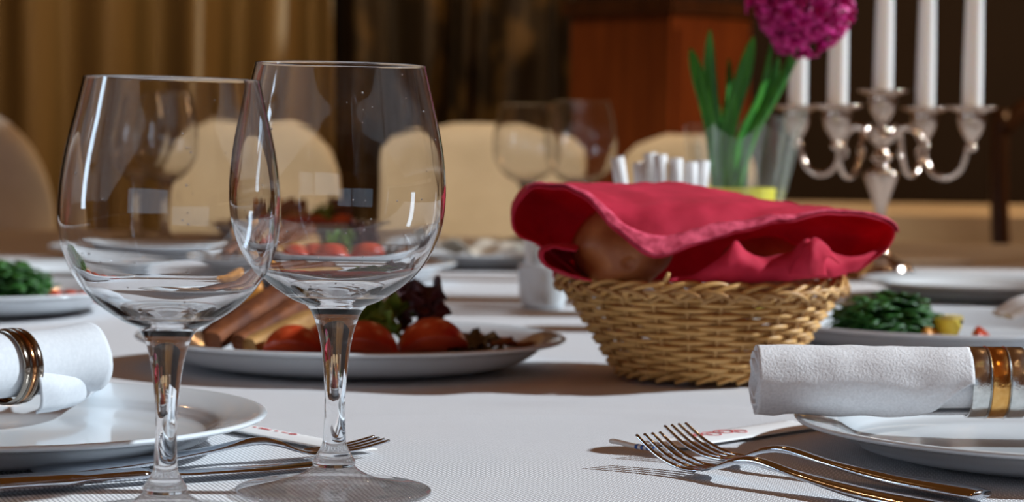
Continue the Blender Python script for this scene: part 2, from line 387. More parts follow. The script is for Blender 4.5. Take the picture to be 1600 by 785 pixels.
# ================================================================== wine glasses
outer = [(.0148, .0925), (.0205, .0948), (.0262, .0982), (.0330, .1032), (.0382, .1082), (.0430, .1145), (.0468, .1215), (.0503, .1320), (.0517, .1440), (.0515, .1560), (.0500, .1690), (.0475, .1820), (.0442, .1960), (.0410, .2100)]
stem = [(.0148, .0925), (.0118, .0885), (.0088, .0800), (.0066, .0680), (.0053, .0530), (.0050, .0420), (.0054, .0300), (.0062, .0235), (.0088, .0185), (.0105, .0155), (.0100, .0135)]
foot = [(.0100, .0135), (.0128, .0110), (.0180, .0082), (.0260, .0058), (.0360, .0040), (.0440, .0030), (.0470, .0022), (.0474, .0012), (.0466, .0004), (.0400, .0006), (.022, .0012), (0, .0016)]
def wine_glass(loc, label, s=1, sz=1, group=None, seg=112, tilt=(0, 0)):
    t = thing('wine_glass', label, 'glass', loc, 0, group); t.rotation_euler = (tilt[0], tilt[1], 0)
    o = smoothprof(outer, 7)
    inn = []
    for i, (r, z) in enumerate(o):
        q = o[min(i+1, len(o)-1)]; p_ = o[max(i-1, 0)]; tx, tz = q[0]-p_[0], q[1]-p_[1]; l_ = math.hypot(tx, tz)
        k = min(1, max(0, (z-.094)/.018)); k = k*k*(3-2*k); th = .0020*(1-k)+.0008*k
        inn.append((r-th*tz/l_, z+th*tx/l_))
    inner = [(0, .0966), (.006, .0967), (.012, .0971), (.018, .0980)] + [q for q in inn if q[0] > .0225]
    inner = smoothprof(inner, 2)
    rim = [(outer[-1][0]-.0001, .21035), (outer[-1][0]-.00045, .2105), (outer[-1][0]-.0008, .21035)]
    prof = o[:-1]+[(outer[-1][0], .2100)]+rim+inner[::-1]
    def sc(p): return [(r*s, z*sz) for r, z in p]
    bm = bmesh.new(); lathe(bm, sc(prof), seg); link('bowl', bm, 'glass', t)
    if seg > 100:
        bm = bmesh.new(); random.seed(int(s*1000))
        for i in range(46):
            a_ = random.uniform(-PI, 0) if i % 3 else random.uniform(0, PI)
            if i < 14: a_ = -1.25+random.uniform(-.03, .03)
            k_ = random.randrange(22, len(o)-3); rr_, zz_ = o[k_]; e_ = random.uniform(.00022, .00055)
            res = bmesh.ops.create_icosphere(bm, subdivisions=2, radius=e_)
            for v in res['verts']: v.co += V(rr_*s*math.cos(a_), rr_*s*math.sin(a_), zz_*sz)
        link('sparkle_beads', bm, 'glass', t)['kind'] = 'stuff'  # tiny glass beads added on the bowl to catch light as sparkles
    bm = bmesh.new(); lathe(bm, sc(smoothprof(stem, 5)[::-1]), seg); link('stem', bm, 'glass', t)
    bm = bmesh.new(); lathe(bm, sc(smoothprof(foot, 5)[::-1]), seg); link('foot', bm, 'thin_glass', t)
    return t
pr = P(521, 772); pl = P(257, 815)
wine_glass((pr.x, pr.y, TZ+.0006), 'large empty wine glass on the tablecloth, right one of the front pair', 1.0, .986, tilt=(0, R(.4)))
wine_glass((pl.x, pl.y, TZ+.0006), 'large empty wine glass beside the left plate, left one of the front pair', .950, .941, tilt=(0, R(.7)))
for px, d, sc_, lb in ((822, 3.43, 1, 'blurred wine glass behind the bread basket, left one of two'), (906, 3.25, 1.02, 'blurred wine glass behind the bread basket, right one of two, taller'),
                       (206, 3.3, 1.03, 'blurred wine glass seen through the left front glass, left one of two'), (258, 3.15, 1.03, 'blurred wine glass seen through the left front glass, right one of two')):
    p = D(px, 300, d); wine_glass((p.x, p.y, TZ+.0006), lb, sc_, sc_, 'blurred wine glasses at the far end of the table', 64)
# ================================================================== plates
def plate_profile(r, h, rimw=.03, th=.0035):
    b = r-rimw
    up = [(0, .006), (b*.7, .0062), (b*.93, .0085), (b, .012), (b+.006, .0155), (r-.012, h-.002), (r-.003, h)]
    dn = [(r, h-.0012), (r-.002, h-.0030), (r-.014, h-.0058), (b+.004, .0100), (b*.95, .0050), (b*.80, .0010), (b*.74, .0), (b*.70, .001), (b*.66, .0030), (0, .0030)]
    return smoothprof(up, 4)[:-1]+[(r-.003, h), (r-.001, h-.0002)]+smoothprof(dn, 4)
def plate(name, px, py, r, h, label, cat='plate', sy=1, ry=0, group=None, loc=None):
    p = loc or P(px, py, h)
    bm = bmesh.new(); lathe(bm, plate_profile(r, h)[::-1], 112, sy=sy)
    o = link(name, bm, 'china'); o.location = (p.x, p.y, TZ+.0006); o.rotation_euler = (0, 0, ry)
    return tag(o, label, cat, group)
plate('dinner_plate', 12, 643, .140, .021, 'white china plate at the front left under a rolled white napkin')
PRC = P(1640, 658, .021)
plate('dinner_plate', 0, 0, .140, .021, 'white china plate at the front right under a rolled white napkin', loc=PRC)
# ================================================================== rolled napkins with rings
def spiral_roll(name, c, axis, length0, length1, r, label, flap=0, m='napkin', rot0=0, turns=2.6, flare=0):
    axis = axis.normalized(); side = axis.cross(V(0, 0, 1)).normalized(); up = side.cross(axis)
    t = thing(name, label, 'napkin', (c.x, c.y, c.z))
    n = 150; bm = bmesh.new(); rows = []
    ks = 34
    for j in range(ks+1):
        f = j/ks; s = -length0+(length0+length1)*f; row = []
        for i in range(n+1):
            u = i/n; a = rot0+u*turns*2*PI
            rr = r*(.42+.56*u)
            wob = 1+.035*noise.noise(V(s*30, math.cos(a)*1.2, math.sin(a)*1.2+u))
            endf = 1+flare*rs(f, .75, 1)
            q = side*(rr*wob*endf*math.cos(a))+up*(rr*wob*endf*math.sin(a))
            e = s+(.003*noise.noise(V(a*1.1, u*3, s*5)) if j in (0, ks) else 0)
            row.append(q+axis*e)
        if flap:
            last = row[-1]; k = rs(f, .55, .95)
            for q in range(1, 8): row.append(last+(side*.0065-up*.0005*q*(1-k)+side*.0*q)*q*k*flap+up*.0012*math.sin(q)*k + (side*.0003-up*.00005)*q)
        rows.append(row)
    grid(bm, rows); o = link('rolled_cloth', bm, m, t); solid(o, .0016, 0)
    return t, axis, side, up
def ring(c, axis, r, wid, label, dark=False):
    axis = axis.normalized()
    t = thing('napkin_ring', label, 'napkin ring', (c.x, c.y, c.z))
    q = axis.to_track_quat('Z', 'Y').to_matrix()
    def band(name, a, b, rr, m):
        bm = bmesh.new(); pr = [(rr-.0012, a), (rr-.0003, a), (rr, a+.0006), (rr, b-.0006), (rr-.0003, b), (rr-.0012, b), (rr-.0012, a)]
        lathe(bm, pr, 96)
        for v in bm.verts: v.co = q @ v.co
        return link(name, bm, m, t)
    h = wid/2
    sm, gm = ('ring_dark', 'ring_copper') if dark else ('ring_silver', 'ring_gold')
    band('band', -h, -h/3-.0006, r, sm)['label'] = ('dark' if dark else 'silver')+' outer band'
    band('band', -h/3+.0006, h/3-.0006, r, gm)['label'] = 'copper gold middle band'
    band('band', h/3+.0006, h, r, sm)['label'] = ('dark' if dark else 'silver')+' outer band'
    band('bead', -h/3-.0005, -h/3+.0005, r+.0004, sm); band('bead', h/3-.0005, h/3+.0005, r+.0004, sm)
    return t
# right
cR = D(1400, 605, 1.238)
cR.z = TZ+.021+.0195
spiral_roll('rolled_napkin', cR, V(1, .02, 0), cR.x-D(1176, 605, 1.238).x, .19, .0178, 'rolled white terry napkin in a ring lying across the right plate', rot0=R(95), turns=2.5)
rr_t = bpy.data.objects['rolled_napkin']
bm = bmesh.new(); rows = []
for j in range(61):
    f = j/60; x = -(cR.x-D(1180, 605, 1.238).x)+f*(D(1512, 605, 1.238).x-D(1180, 605, 1.238).x); px = 1180+f*332
    edge = 172+14*math.sin(f*3)-26*rs(f, .0, .10)+26*(1-rs(f, 0, .14)) - 62*rs(f, .72, 1.0)
    edge = edge+3*noise.noise(V(f*9, 0, 0)); row = []
    for i in range(41):
        a = R(70+(i/40)*0)+R((edge-(-0))*0)+R(-40)+(R(edge+20)-R(-40))*i/40
        a = R(200)-(a-R(-40)) if False else a
        # a=0 -> far side, 90 -> top, 180 -> camera side
        q = .0189+.0008*noise.noise(V(x*60, a*2, 1))+.0006*rs(i/40, .9, 1)
        row.append(V(x, q*math.cos(a), q*math.sin(a)))
    rows.append(row)
grid(bm, rows); solid(link('outer_flap', bm, 'napkin', rr_t), .0013)
rc = D(1552, 605, 1.24); rc.z = cR.z
ring(rc, V(1, .02, 0), .0200, .031, 'wide silver and copper napkin ring around the right rolled napkin')
# left
cL = D(12, 583, 1.245); cL.z = TZ+.011+.0300
axL = V(.62, .78, .0)
spiral_roll('rolled_napkin', cL, axL, .085, .060, .0195, 'rolled smooth white napkin with an open flap on the left plate', flap=0, m='napkin_plain', rot0=R(-60), turns=2.6, flare=.12)
ring(cL+axL.normalized()*.002, axL, .0212, .013, 'dark coppery metal napkin ring around the left rolled napkin', True)
lt_ = [o for o in COL.objects if o.name.startswith('rolled_napkin')][-1]
off = Vector(lt_.location)
fl_b = [P(56, 646, .015), P(92, 640, .015), P(122, 630, .0155), P(146, 612, .016), P(168, 594, .017)]
fl_t = [D(62, 596, 1.236), D(98, 600, 1.250), D(128, 592, 1.268), D(150, 580, 1.285), D(166, 566, 1.300)]
fl_u = [D(50, 566, 1.246), D(90, 566, 1.262), D(122, 560, 1.280), D(146, 552, 1.298), D(160, 545, 1.312)]
rows = [fl_u, fl_t, [a_*.45+b_*.55+V(.002, -.001, -.003) for a_, b_ in zip(fl_t, fl_b)], fl_b]
bm = bmesh.new(); spline_sheet(bm, [[p-off for p in r_] for r_ in rows], 8, 7, .0005, 50, 3)
solid(link('cloth_flap', bm, 'napkin_plain', lt_), .0013)
# ================================================================== cutlery
def fork(label, tip, tail, lift=0, group=None, name='fork', length=.195, rise=1.0):
    """tip / tail: table points; local +X runs from the handle end to the tines"""
    d = (tip-tail).normalized(); o = tip-d*length
    t = thing(name, label, name, (o.x, o.y, TZ+.001+lift), math.atan2(d.y, d.x), group)
    L_ = length
    st = [(0, .0030, .0090, .0022), (.012, .0034, .0108, .0031), (.05, .0044, .0090, .0030), (.09, .008, .0048, .0018), (.118, .0115, .0032, .0022), (.132, .0100, .0040, .0018), (.142, .0062, .0085, .0011), (.150, .0040, .0108, .0009), (.158, .0032, .0110, .0009)]
    k = L_/.195
    bm = bmesh.new()
    pts = cr([V(x*k, 0, z) for x, z, a, b in st], 6); rad = cr([V(a, b, 0) for x, z, a, b in st], 6)
    tube(bm, pts, [(r.x, r.y) for r in rad], 16)
    link('handle', bm, 'steel', t)
    for i in range(4):
        yy = (i-1.5)*.0062
        p = cr([V(.153*k, yy*.98, .0034), V(.165*k, yy, .0040), V(.180*k, yy*.98, .004+.0045*rise), V(.195*k, yy*.94, .004+.013*rise)], 6)
        n = len(p); bm = bmesh.new(); tube(bm, p, [(.0019*(1-.5*j/n), .0011*(1-.3*j/n)) for j in range(n)], 10)
        link('tine', bm, 'steel', t)
    return t
tipA = P(1003, 715); tailA = P(1455, 800)
dA = (tipA-tailA).normalized(); nA = V(-dA.y, dA.x, 0)
tipA = P(1012, 731); 
fork('steel fork with its tines up, nearer one of two on the right', tipA, tipA-V(-.67, .74, 0), group=None)
tipB = P(1054, 715)
fork('steel fork with its tines up, farther one of two beside the right plate', tipB, tipB-V(-.71, .70, 0))
tipC = P(596, 713)
fork('steel fork lying behind the stem of the right front wine glass', tipC, P(0, 756), rise=.35)
# knife
tk = P(556, 733); dk = (tk-P(0, 775)).normalized(); ok = tk-dk*.215
kn = thing('knife', 'steel table knife lying in front of the left fork', 'knife', (ok.x, ok.y, TZ+.001), math.atan2(dk.y, dk.x))
bm = bmesh.new(); tube(bm, cr([V(0, 0, .004), V(.02, 0, .0045), V(.06, 0, .0045), V(.10, 0, .0045)], 6), [(a, b) for a, b in [(.006, .002)]+[(.0105, .0042)]*6+[(.0095, .0042)]*6+[(.0065, .003)]*6], 14); link('handle', bm, 'steel', kn)
bm = bmesh.new(); tube(bm, [V(.1, 0, .004), V(.12, 0, .0035), V(.16, .0, .003), V(.195, .001, .003), V(.208, .003, .003), V(.215, .005, .003)], [(.0055, .0022), (.009, .001), (.0098, .0008), (.009, .0007), (.006, .0006), (.001, .0005)], 12); link('blade', bm, 'steel', kn)
# ================================================================== paper sachets
def sachet(a, b, wid, label, marks, h=.0016, name='paper_sachet'):
    d = (b-a); L_ = d.length; t = thing(name, label, 'paper sachet', (a.x, a.y, TZ+.0008), math.atan2(d.y, d.x))
    bm = bmesh.new(); rows = []
    for i in range(21):
        x = L_*i/20; r = []
        for j in range(9):
            v = j/8; y = (v-.5)*wid; r.append(V(x, y, h+.0012*math.sin(v*PI)*min(1, min(i, 20-i)/2)))
        rows.append(r)
    grid(bm, rows); o = link('wrapper', bm, 'paper', t); solid(o, .0004); wr_ = o
    for kind, x0, x1, y0, y1, m in marks:
        bm = bmesh.new()
        z = h+.00135+.0003
        if kind == 'bar':
            n = max(2, int((x1-x0)/.0016)); 
            for q in range(n):
                xa = x0+(x1-x0)*q/n; hh = (y1-y0)*(.6+.4*random.random())
                box(bm, (xa, y0, z), (xa+(x1-x0)/n*.8, y0+hh, z+.0001))
        elif kind == 'dot':
            bmesh.ops.create_cone(bm, segments=12, radius1=(x1-x0)/2, radius2=(x1-x0)/2, depth=.0001, cap_ends=True, matrix=Matrix.Translation(((x0+x1)/2, (y0+y1)/2, z)))
        elif kind == 'curl':
            pts = []
            cx, cy = (x0+x1)/2, (y0+y1)/2; rx, ry = (x1-x0)/2, (y1-y0)/2
            for q in range(61):
                u = q/60; aa = u*2*PI*1.6; k = 1-.6*u
                pts.append(V(cx+rx*k*math.cos(aa), cy+ry*k*math.sin(aa), z))
            tube(bm, pts, .00035, 6, flat=.4)
        link('print', bm, m, wr_, smooth=False)['label'] = 'red printed mark' if m == 'paper_red' else 'blue printed mark'
    return t
sachet(P(335, 668), P(565, 712), .022, 'white paper sachet with red print between the left plate and the wine glass', [
    ('bar', .018, .032, .001, .0035, 'paper_red'), ('dot', .036, .0385, .001, .0035, 'paper_red'), ('bar', .042, .053, .001, .004, 'paper_red'),
    ('dot', .057, .0595, .001, .0035, 'paper_red'), ('bar', .064, .070, .0015, .0035, 'paper_red'), ('curl', .071, .077, .000, .004, 'paper_red')])
sachet(P(1035, 702), P(1262, 668), .030, 'white paper sachet with red scroll print half under the right plate', [
    ('curl', .040, .054, -.006, .009, 'paper_red'), ('curl', .052, .068, -.004, .010, 'paper_red'), ('curl', .030, .042, .000, .008, 'paper_red'), ('curl', .062, .074, -.008, .004, 'paper_red')])
# paper wrapped toothpick with blue stripes
a = P(952, 692, .004); b_ = P(1052, 706, .004); d = b_-a
tp = thing('wrapped_toothpick', 'paper wrapped toothpick with blue stripes pointing left of the forks', 'toothpick', (a.x, a.y, a.z), math.atan2(d.y, d.x))
bm = bmesh.new(); tube(bm, cr([V(0, 0, .001), V(.006, 0, .001), V(.02, 0, 0), V(.042, 0, 0)], 5), [.0006]*2+[.0022]*14, 10, flat=.6); tw_ = link('wrapper', bm, 'paper', tp)
for x in (.020, .024, .028, .032):
    bm = bmesh.new(); tube(bm, [V(x, 0, 0), V(x+.0018, 0, 0)], .0024, 10, flat=.62); link('stripe', bm, 'paper_blue', tw_)
# ================================================================== bread basket
bc = P(1093, 593); BX, BY = bc.x, bc.y
bk = thing('bread_basket', 'round straw coloured wicker bread basket in the middle of the table', 'basket', (BX, BY, TZ+.001))
Rb, Rt, Hb = .054, .098, .068
def bR(z): return Rb+(Rt-Rb)*(z/Hb)**.92
NS = 25
bm = bmesh.new(); nrow = 15
for k in range(nrow):
    z0 = .009+(Hb-.014)*k/(nrow-1); pts = []; n = NS*8
    for i in range(n):
        a = 2*PI*i/n; s = math.sin(a*NS/2+(k % 2)*PI) if False else (math.cos(NS*a)*0)
        ph = math.cos(a*NS/2 + PI*(k % 2)/1.0) if NS % 2 == 0 else None
        if ph is None:
            aa = a*NS/2; ph = math.cos(aa+PI*(k % 2)) * (1 if True else 1)
        r = bR(z0)+.0029*max(-1, min(1, 1.25*ph))
        pts.append(V(r*math.cos(a), r*math.sin(a), z0+.0004*noise.noise(V(a*4, k, 0))+.0005*math.sin(a*3+k)))
    tube(bm, pts, (.00178), 8, closed=True)
link('woven_side', bm, 'wicker', bk)
bm = bmesh.new()
for i in range(NS):
    a = 2*PI*(i+.0)/NS*1
    pts = [V(bR(z)*math.cos(a), bR(z)*math.sin(a), z) for z in (.004, .02, .04, .06, Hb)]
    tube(bm, pts, .0016, 6)
link('stake_frame', bm, 'wicker_dark', bk)
def braid(n, r0, z0, amp_r, amp_z, rad, span, m, name, rfun=None, jit=.0):
    bm = bmesh.new()
    for i in range(n):
        a0 = 2*PI*i/n; pts = []; 
        for j in range(13):
            u = j/12; a = a0+span*u
            z = z0+amp_z*(math.sin(u*PI)*1.0-.25*math.cos(u*PI))+jit*noise.noise(V(i*1.7, u*2, 3)); r = r0+amp_r*math.cos(u*PI)+.35*amp_z*math.sin(u*PI)
            pts.append(V(r*math.cos(a), r*math.sin(a), z))
        tube(bm, pts, [rad*(.75+.25*math.sin(j/12*PI)) for j in range(13)], 7)
    return link(name, bm, m, bk)
braid(34, Rt-.0005, Hb-.003, .0050, .0085, .0019, 2*PI*2.6/34, 'wicker', 'rim_braid', jit=.0018)
braid(34, Rt+.002, Hb-.0065, -.0035, .0065, .0018, 2*PI*2.2/34, 'wicker_dark', 'rim_braid', jit=.0015)
braid(26, Rb+.003, .0035, .0028, .0040, .0019, 2*PI*2.2/26, 'wicker', 'base_braid')
bm = bmesh.new()
for k in range(12):
    r = .005+k*.0042; tube(bm, [V(r*math.cos(2*PI*i/48), r*math.sin(2*PI*i/48), .005+.0006*math.cos(i*PI/2+k*PI)) for i in range(48)], .0020, 6, closed=True)
link('woven_bottom', bm, 'wicker_dark', bk)
# stray wicker ends
bm = bmesh.new(); q = D(1042, 434, BY-.096)-V(BX, BY, TZ+.001); tube(bm, [q+V(-.002, 0, -.004), q, q+V(.001, -.0015, .003)], [.0014, .0016, .0014], 8); link('loose_end', bm, 'wicker', bk)
# bread
def bun(c, r, rot, label, seed, hole=None, m='crust', name='bread_roll'):
    bm = bmesh.new(); blob(bm, (0, 0, 0), r, rot, seed, .08, 1.6, 5)
    if hole is not None:
        for v in bm.verts:
            dd = (v.co-hole).length
            if dd < .006: v.co += (-hole.normalized())*.0035*(1-(dd/.006)**2)
    o = link(name, bm, m); o.location = c; return tag(o, label, 'bread')
c1 = D(974, 386, BY-.046)
bun(c1, (.0355, .040, .0300), Matrix.Rotation(R(-15), 3, 'Y'), 'round brown bread roll showing under the left side of the red napkin', 3, V(0.002, -.0365, -.009))
c2 = D(1196, 424, BY-.02)
bun(c2, (.034, .03, .024), Matrix.Rotation(R(10), 3, 'Y'), 'brown bread roll deep inside the right side of the red napkin', 5)
# ================================================================== red napkin
def DD(px, py, off): return D(px, py, BY+off)
rn = thing('red_napkin', 'raspberry red linen napkin folded over the bread in the basket', 'napkin', (BX, BY, TZ+.07))
inv = V(BX, BY, TZ+.07)
# rows from back (low) to front edge; columns run left inside -> round left loop -> top -> right loop -> right inside
rows = [
 [(930,436,.060),(885,436,.060),(868,436,.062),(868,436,.064),(890,436,.068),(940,438,.072),(1000,438,.075),(1050,438,.076),(1110,438,.075),(1170,438,.072),(1230,438,.068),(1290,436,.062),(1318,434,.055),(1322,432,.05),(1315,430,.048),(1290,432,.045)],
 # back edge, sunk behind the rim
 [(930,428,.070),(885,410,.075),(862,385,.080),(862,360,.080),(890,345,.085),(940,345,.088),(1000,345,.09),(1050,345,.09),(1110,350,.09),(1170,355,.09),(1230,360,.085),(1290,365,.08),(1335,372,.075),(1345,382,.07),(1335,398,.065),(1290,424,.06)],
 [(915,428,.045),(870,402,.050),(833,365,.052),(828,330,.055),(852,306,.058),(905,299,.06),(970,297,.06),(1040,297,.06),(1110,306,.06),(1180,318,.06),(1250,328,.055),(1320,337,.05),(1372,350,.045),(1385,366,.04),(1365,392,.035),(1300,424,.03)],
 [(908,430,.00),(860,396,.0),(812,358,.0),(806,322,.0),(832,292,.0),(890,288,.0),(965,289,.0),(1040,289,.0),(1105,297,.0),(1180,313,.0),(1250,323,.0),(1320,330,.0),(1378,342,.0),(1396,362,.0),(1374,395,.0),(1310,425,.0)],
 [(905,432,-.035),(856,392,-.038),(808,360,-.04),(802,328,-.042),(826,294,-.045),(880,292,-.05),(938,306,-.062),(992,325,-.080),(1050,325,-.082),(1130,322,-.072),(1220,326,-.06),(1310,331,-.05),(1378,340,-.04),(1397,360,-.04),(1382,392,-.04),(1330,424,-.04)],
 [(905,434,-.055),(855,392,-.060),(810,366,-.062),(803,332,-.064),(826,300,-.066),(872,296,-.070),(915,312,-.082),(965,362,-.102),(1022,402,-.112),(1120,372,-.098),(1215,350,-.082),(1305,334,-.066),(1376,343,-.056),(1397,364,-.055),(1384,392,-.058),(1340,422,-.060)],
]
R3 = [[DD(*p)-inv for p in r] for r in rows]
bm = bmesh.new(); g2 = spline_sheet(bm, R3, 7, 9, .0022, 55, 2)
o = link('linen_sheet', bm, 'red', rn); solid(o, .0014); sheet0 = o
# hem along the front edge of the flap
hr = g2[-5:]
bm = bmesh.new(); a0 = 4*7; a1 = 13*7
rr = []
for i, r in enumerate(hr):
    q = []
    for j in range(a0, a1+1):
        du = r[j+1]-r[j-1]; gg = g2[len(g2)-5+i]; up_ = g2[max(0, len(g2)-6+i)][j]; dv = gg[j]-up_
        nn = du.cross(dv).normalized()
        if nn.z < 0 or (nn.y > 0 and abs(nn.z) < .3): nn = -nn
        q.append(r[j]+nn*(.0024 if i else .0008))
    rr.append(q)
grid(bm, rr); o = link('hem', bm, 'red_hem', sheet0); solid(o, .0012)
# lower front lip of the napkin, standing between the rim and the flap
low = [(1045,440,-.094),(1085,442,-.094),(1120,441,-.093),(1150,440,-.092),(1180,440,-.090),(1210,440,-.088),(1240,438,-.084),(1265,436,-.080),(1290,434,-.074),(1315,430,-.068),(1345,420,-.058)]
mid = [(1048,437,-.090),(1088,431,-.092),(1125,417,-.098),(1152,405,-.098),(1182,418,-.094),(1212,416,-.090),(1240,412,-.094),(1268,405,-.096),(1292,412,-.080),(1325,410,-.070),(1375,398,-.055)]
topp = [(1060,437,-.084),(1100,424,-.088),(1136,396,-.090),(1150,376,-.086),(1166,394,-.084),(1198,404,-.082),(1232,398,-.086),(1262,374,-.088),(1284,388,-.072),(1330,402,-.062),(1388,384,-.050)]
ins = [(1070,438,-.050),(1105,430,-.055),(1138,412,-.060),(1155,400,-.060),(1172,410,-.055),(1200,420,-.055),(1235,412,-.058),(1262,396,-.060),(1286,404,-.050),(1325,410,-.045),(1375,392,-.040)]
bm = bmesh.new(); spline_sheet(bm, [[DD(*p)-inv for p in r] for r in (low, mid, topp, ins)], 6, 6, .0016, 70, 5)
o = link('linen_sheet', bm, 'red', rn); solid(o, .0014)
# bunched peak
bm = bmesh.new(); spline_sheet(bm, [[DD(*p)-inv for p in r] for r in (
 [(1232,428,-.095),(1248,404,-.100),(1262,382,-.100),(1274,372,-.094),(1282,384,-.088)],
 [(1258,432,-.100),(1266,406,-.106),(1272,388,-.104),(1284,380,-.098),(1296,392,-.09)],
 [(1290,430,-.090),(1288,414,-.094),(1292,402,-.096),(1302,404,-.09),(1312,412,-.084)])], 6, 6, .001, 90, 9)
o = link('linen_sheet', bm, 'red', rn); solid(o, .0014)
# lower left inner fold
bm = bmesh.new(); spline_sheet(bm, [[DD(*p)-inv for p in r] for r in (
 [(912,404,-.012),(898,404,-.014),(890,407,-.015),(890,411,-.015),(898,416,-.014),(914,424,-.012)],
 [(906,390,-.03),(874,386,-.032),(856,394,-.034),(856,408,-.034),(876,424,-.032),(914,438,-.03)],
 [(905,384,-.06),(870,382,-.065),(846,390,-.068),(846,408,-.068),(870,424,-.068),(918,438,-.068)],
 [(900,392,-.078),(872,388,-.084),(849,393,-.088),(850,409,-.088),(874,424,-.088),(925,438,-.088)])], 6, 6, .0014, 80, 4)
o = link('linen_sheet', bm, 'red', rn); solid(o, .0014)
# ================================================================== food platters
def leafy(bm, c, size, tilt, yaw, seed, ruff=.18, cup=.3, n=15, m=28):
    rot = Matrix.Rotation(yaw, 3, 'Z') @ Matrix.Rotation(tilt, 3, 'Y'); rows = []
    for i in range(n):
        r = (i/(n-1)); row = []
        for j in range(m+1):
            a = 2*PI*(j % m)/m; k = 1+.15*math.sin(a*5+seed)+.10*math.sin(a*11+seed*2)*r
            z = cup*r*r+ruff*r*r*math.sin(a*7+seed)+.5*ruff*r*math.sin(a*13+seed*3+r*5)
            row.append(Vector(c)+rot @ V(r*k*math.cos(a)*size, r*k*math.sin(a)*size*.8, z*size))
        rows.append(row)
    vs = [[bm.verts.new(p) for p in r[:-1]] for r in rows[1:]]; cc = bm.verts.new(rows[0][0])
    for j in range(m): bm.faces.new((cc, vs[0][j], vs[0][(j+1) % m]))
    for a, b in zip(vs, vs[1:]):
        for j in range(m): l = (j+1) % m; bm.faces.new((a[j], a[l], b[l], b[j]))
def log(bm, a, b, w_, h_, seed):
    d = (b-a).normalized(); s = d.cross(V(0, 0, 1)).normalized(); u = s.cross(d); rows = []
    for i in range(13):
        p = a+(b-a)*i/12; e = 1-.18*(abs(i-6)/6)**6; row = []
        for j in range(21):
            t = 2*PI*j/20; cx = math.copysign(abs(math.cos(t))**.55, math.cos(t)); cy = math.copysign(abs(math.sin(t))**.55, math.sin(t))
            q = p+s*cx*w_*e+u*cy*h_*e; row.append(q+(s*cx+u*cy)*.0012*noise.noise(q*160+V(seed, 0, 0)))
        rows.append(row)
    v = grid(bm, rows); bm.faces.new(v[0][:-1]); bm.faces.new(v[-1][:-1][::-1])
    bmesh.ops.remove_doubles(bm, verts=bm.verts, dist=1e-6)
def wedge(bm, r, ang=R(75)):
    rows = []
    for i in range(15):
        th = PI*i/14; row = [V(0, 0, r*math.cos(th))] if False else []
        for j in range(13):
            ph = -ang/2+ang*j/12; row.append(V(r*math.sin(th)*math.cos(ph), r*math.sin(th)*math.sin(ph), r*math.cos(th)))
        rows.append([V(0, 0, r*math.cos(th)*.9)]+row+[V(0, 0, r*math.cos(th)*.9)])
    grid(bm, rows); bmesh.ops.remove_doubles(bm, verts=bm.verts, dist=1e-5)
def food(kind, name, label, cat, c, fn, m, extra=None, group=None):
    bm = bmesh.new(); fn(bm); o = link(name, bm, m); o.location = c; tag(o, label, cat, group); return o
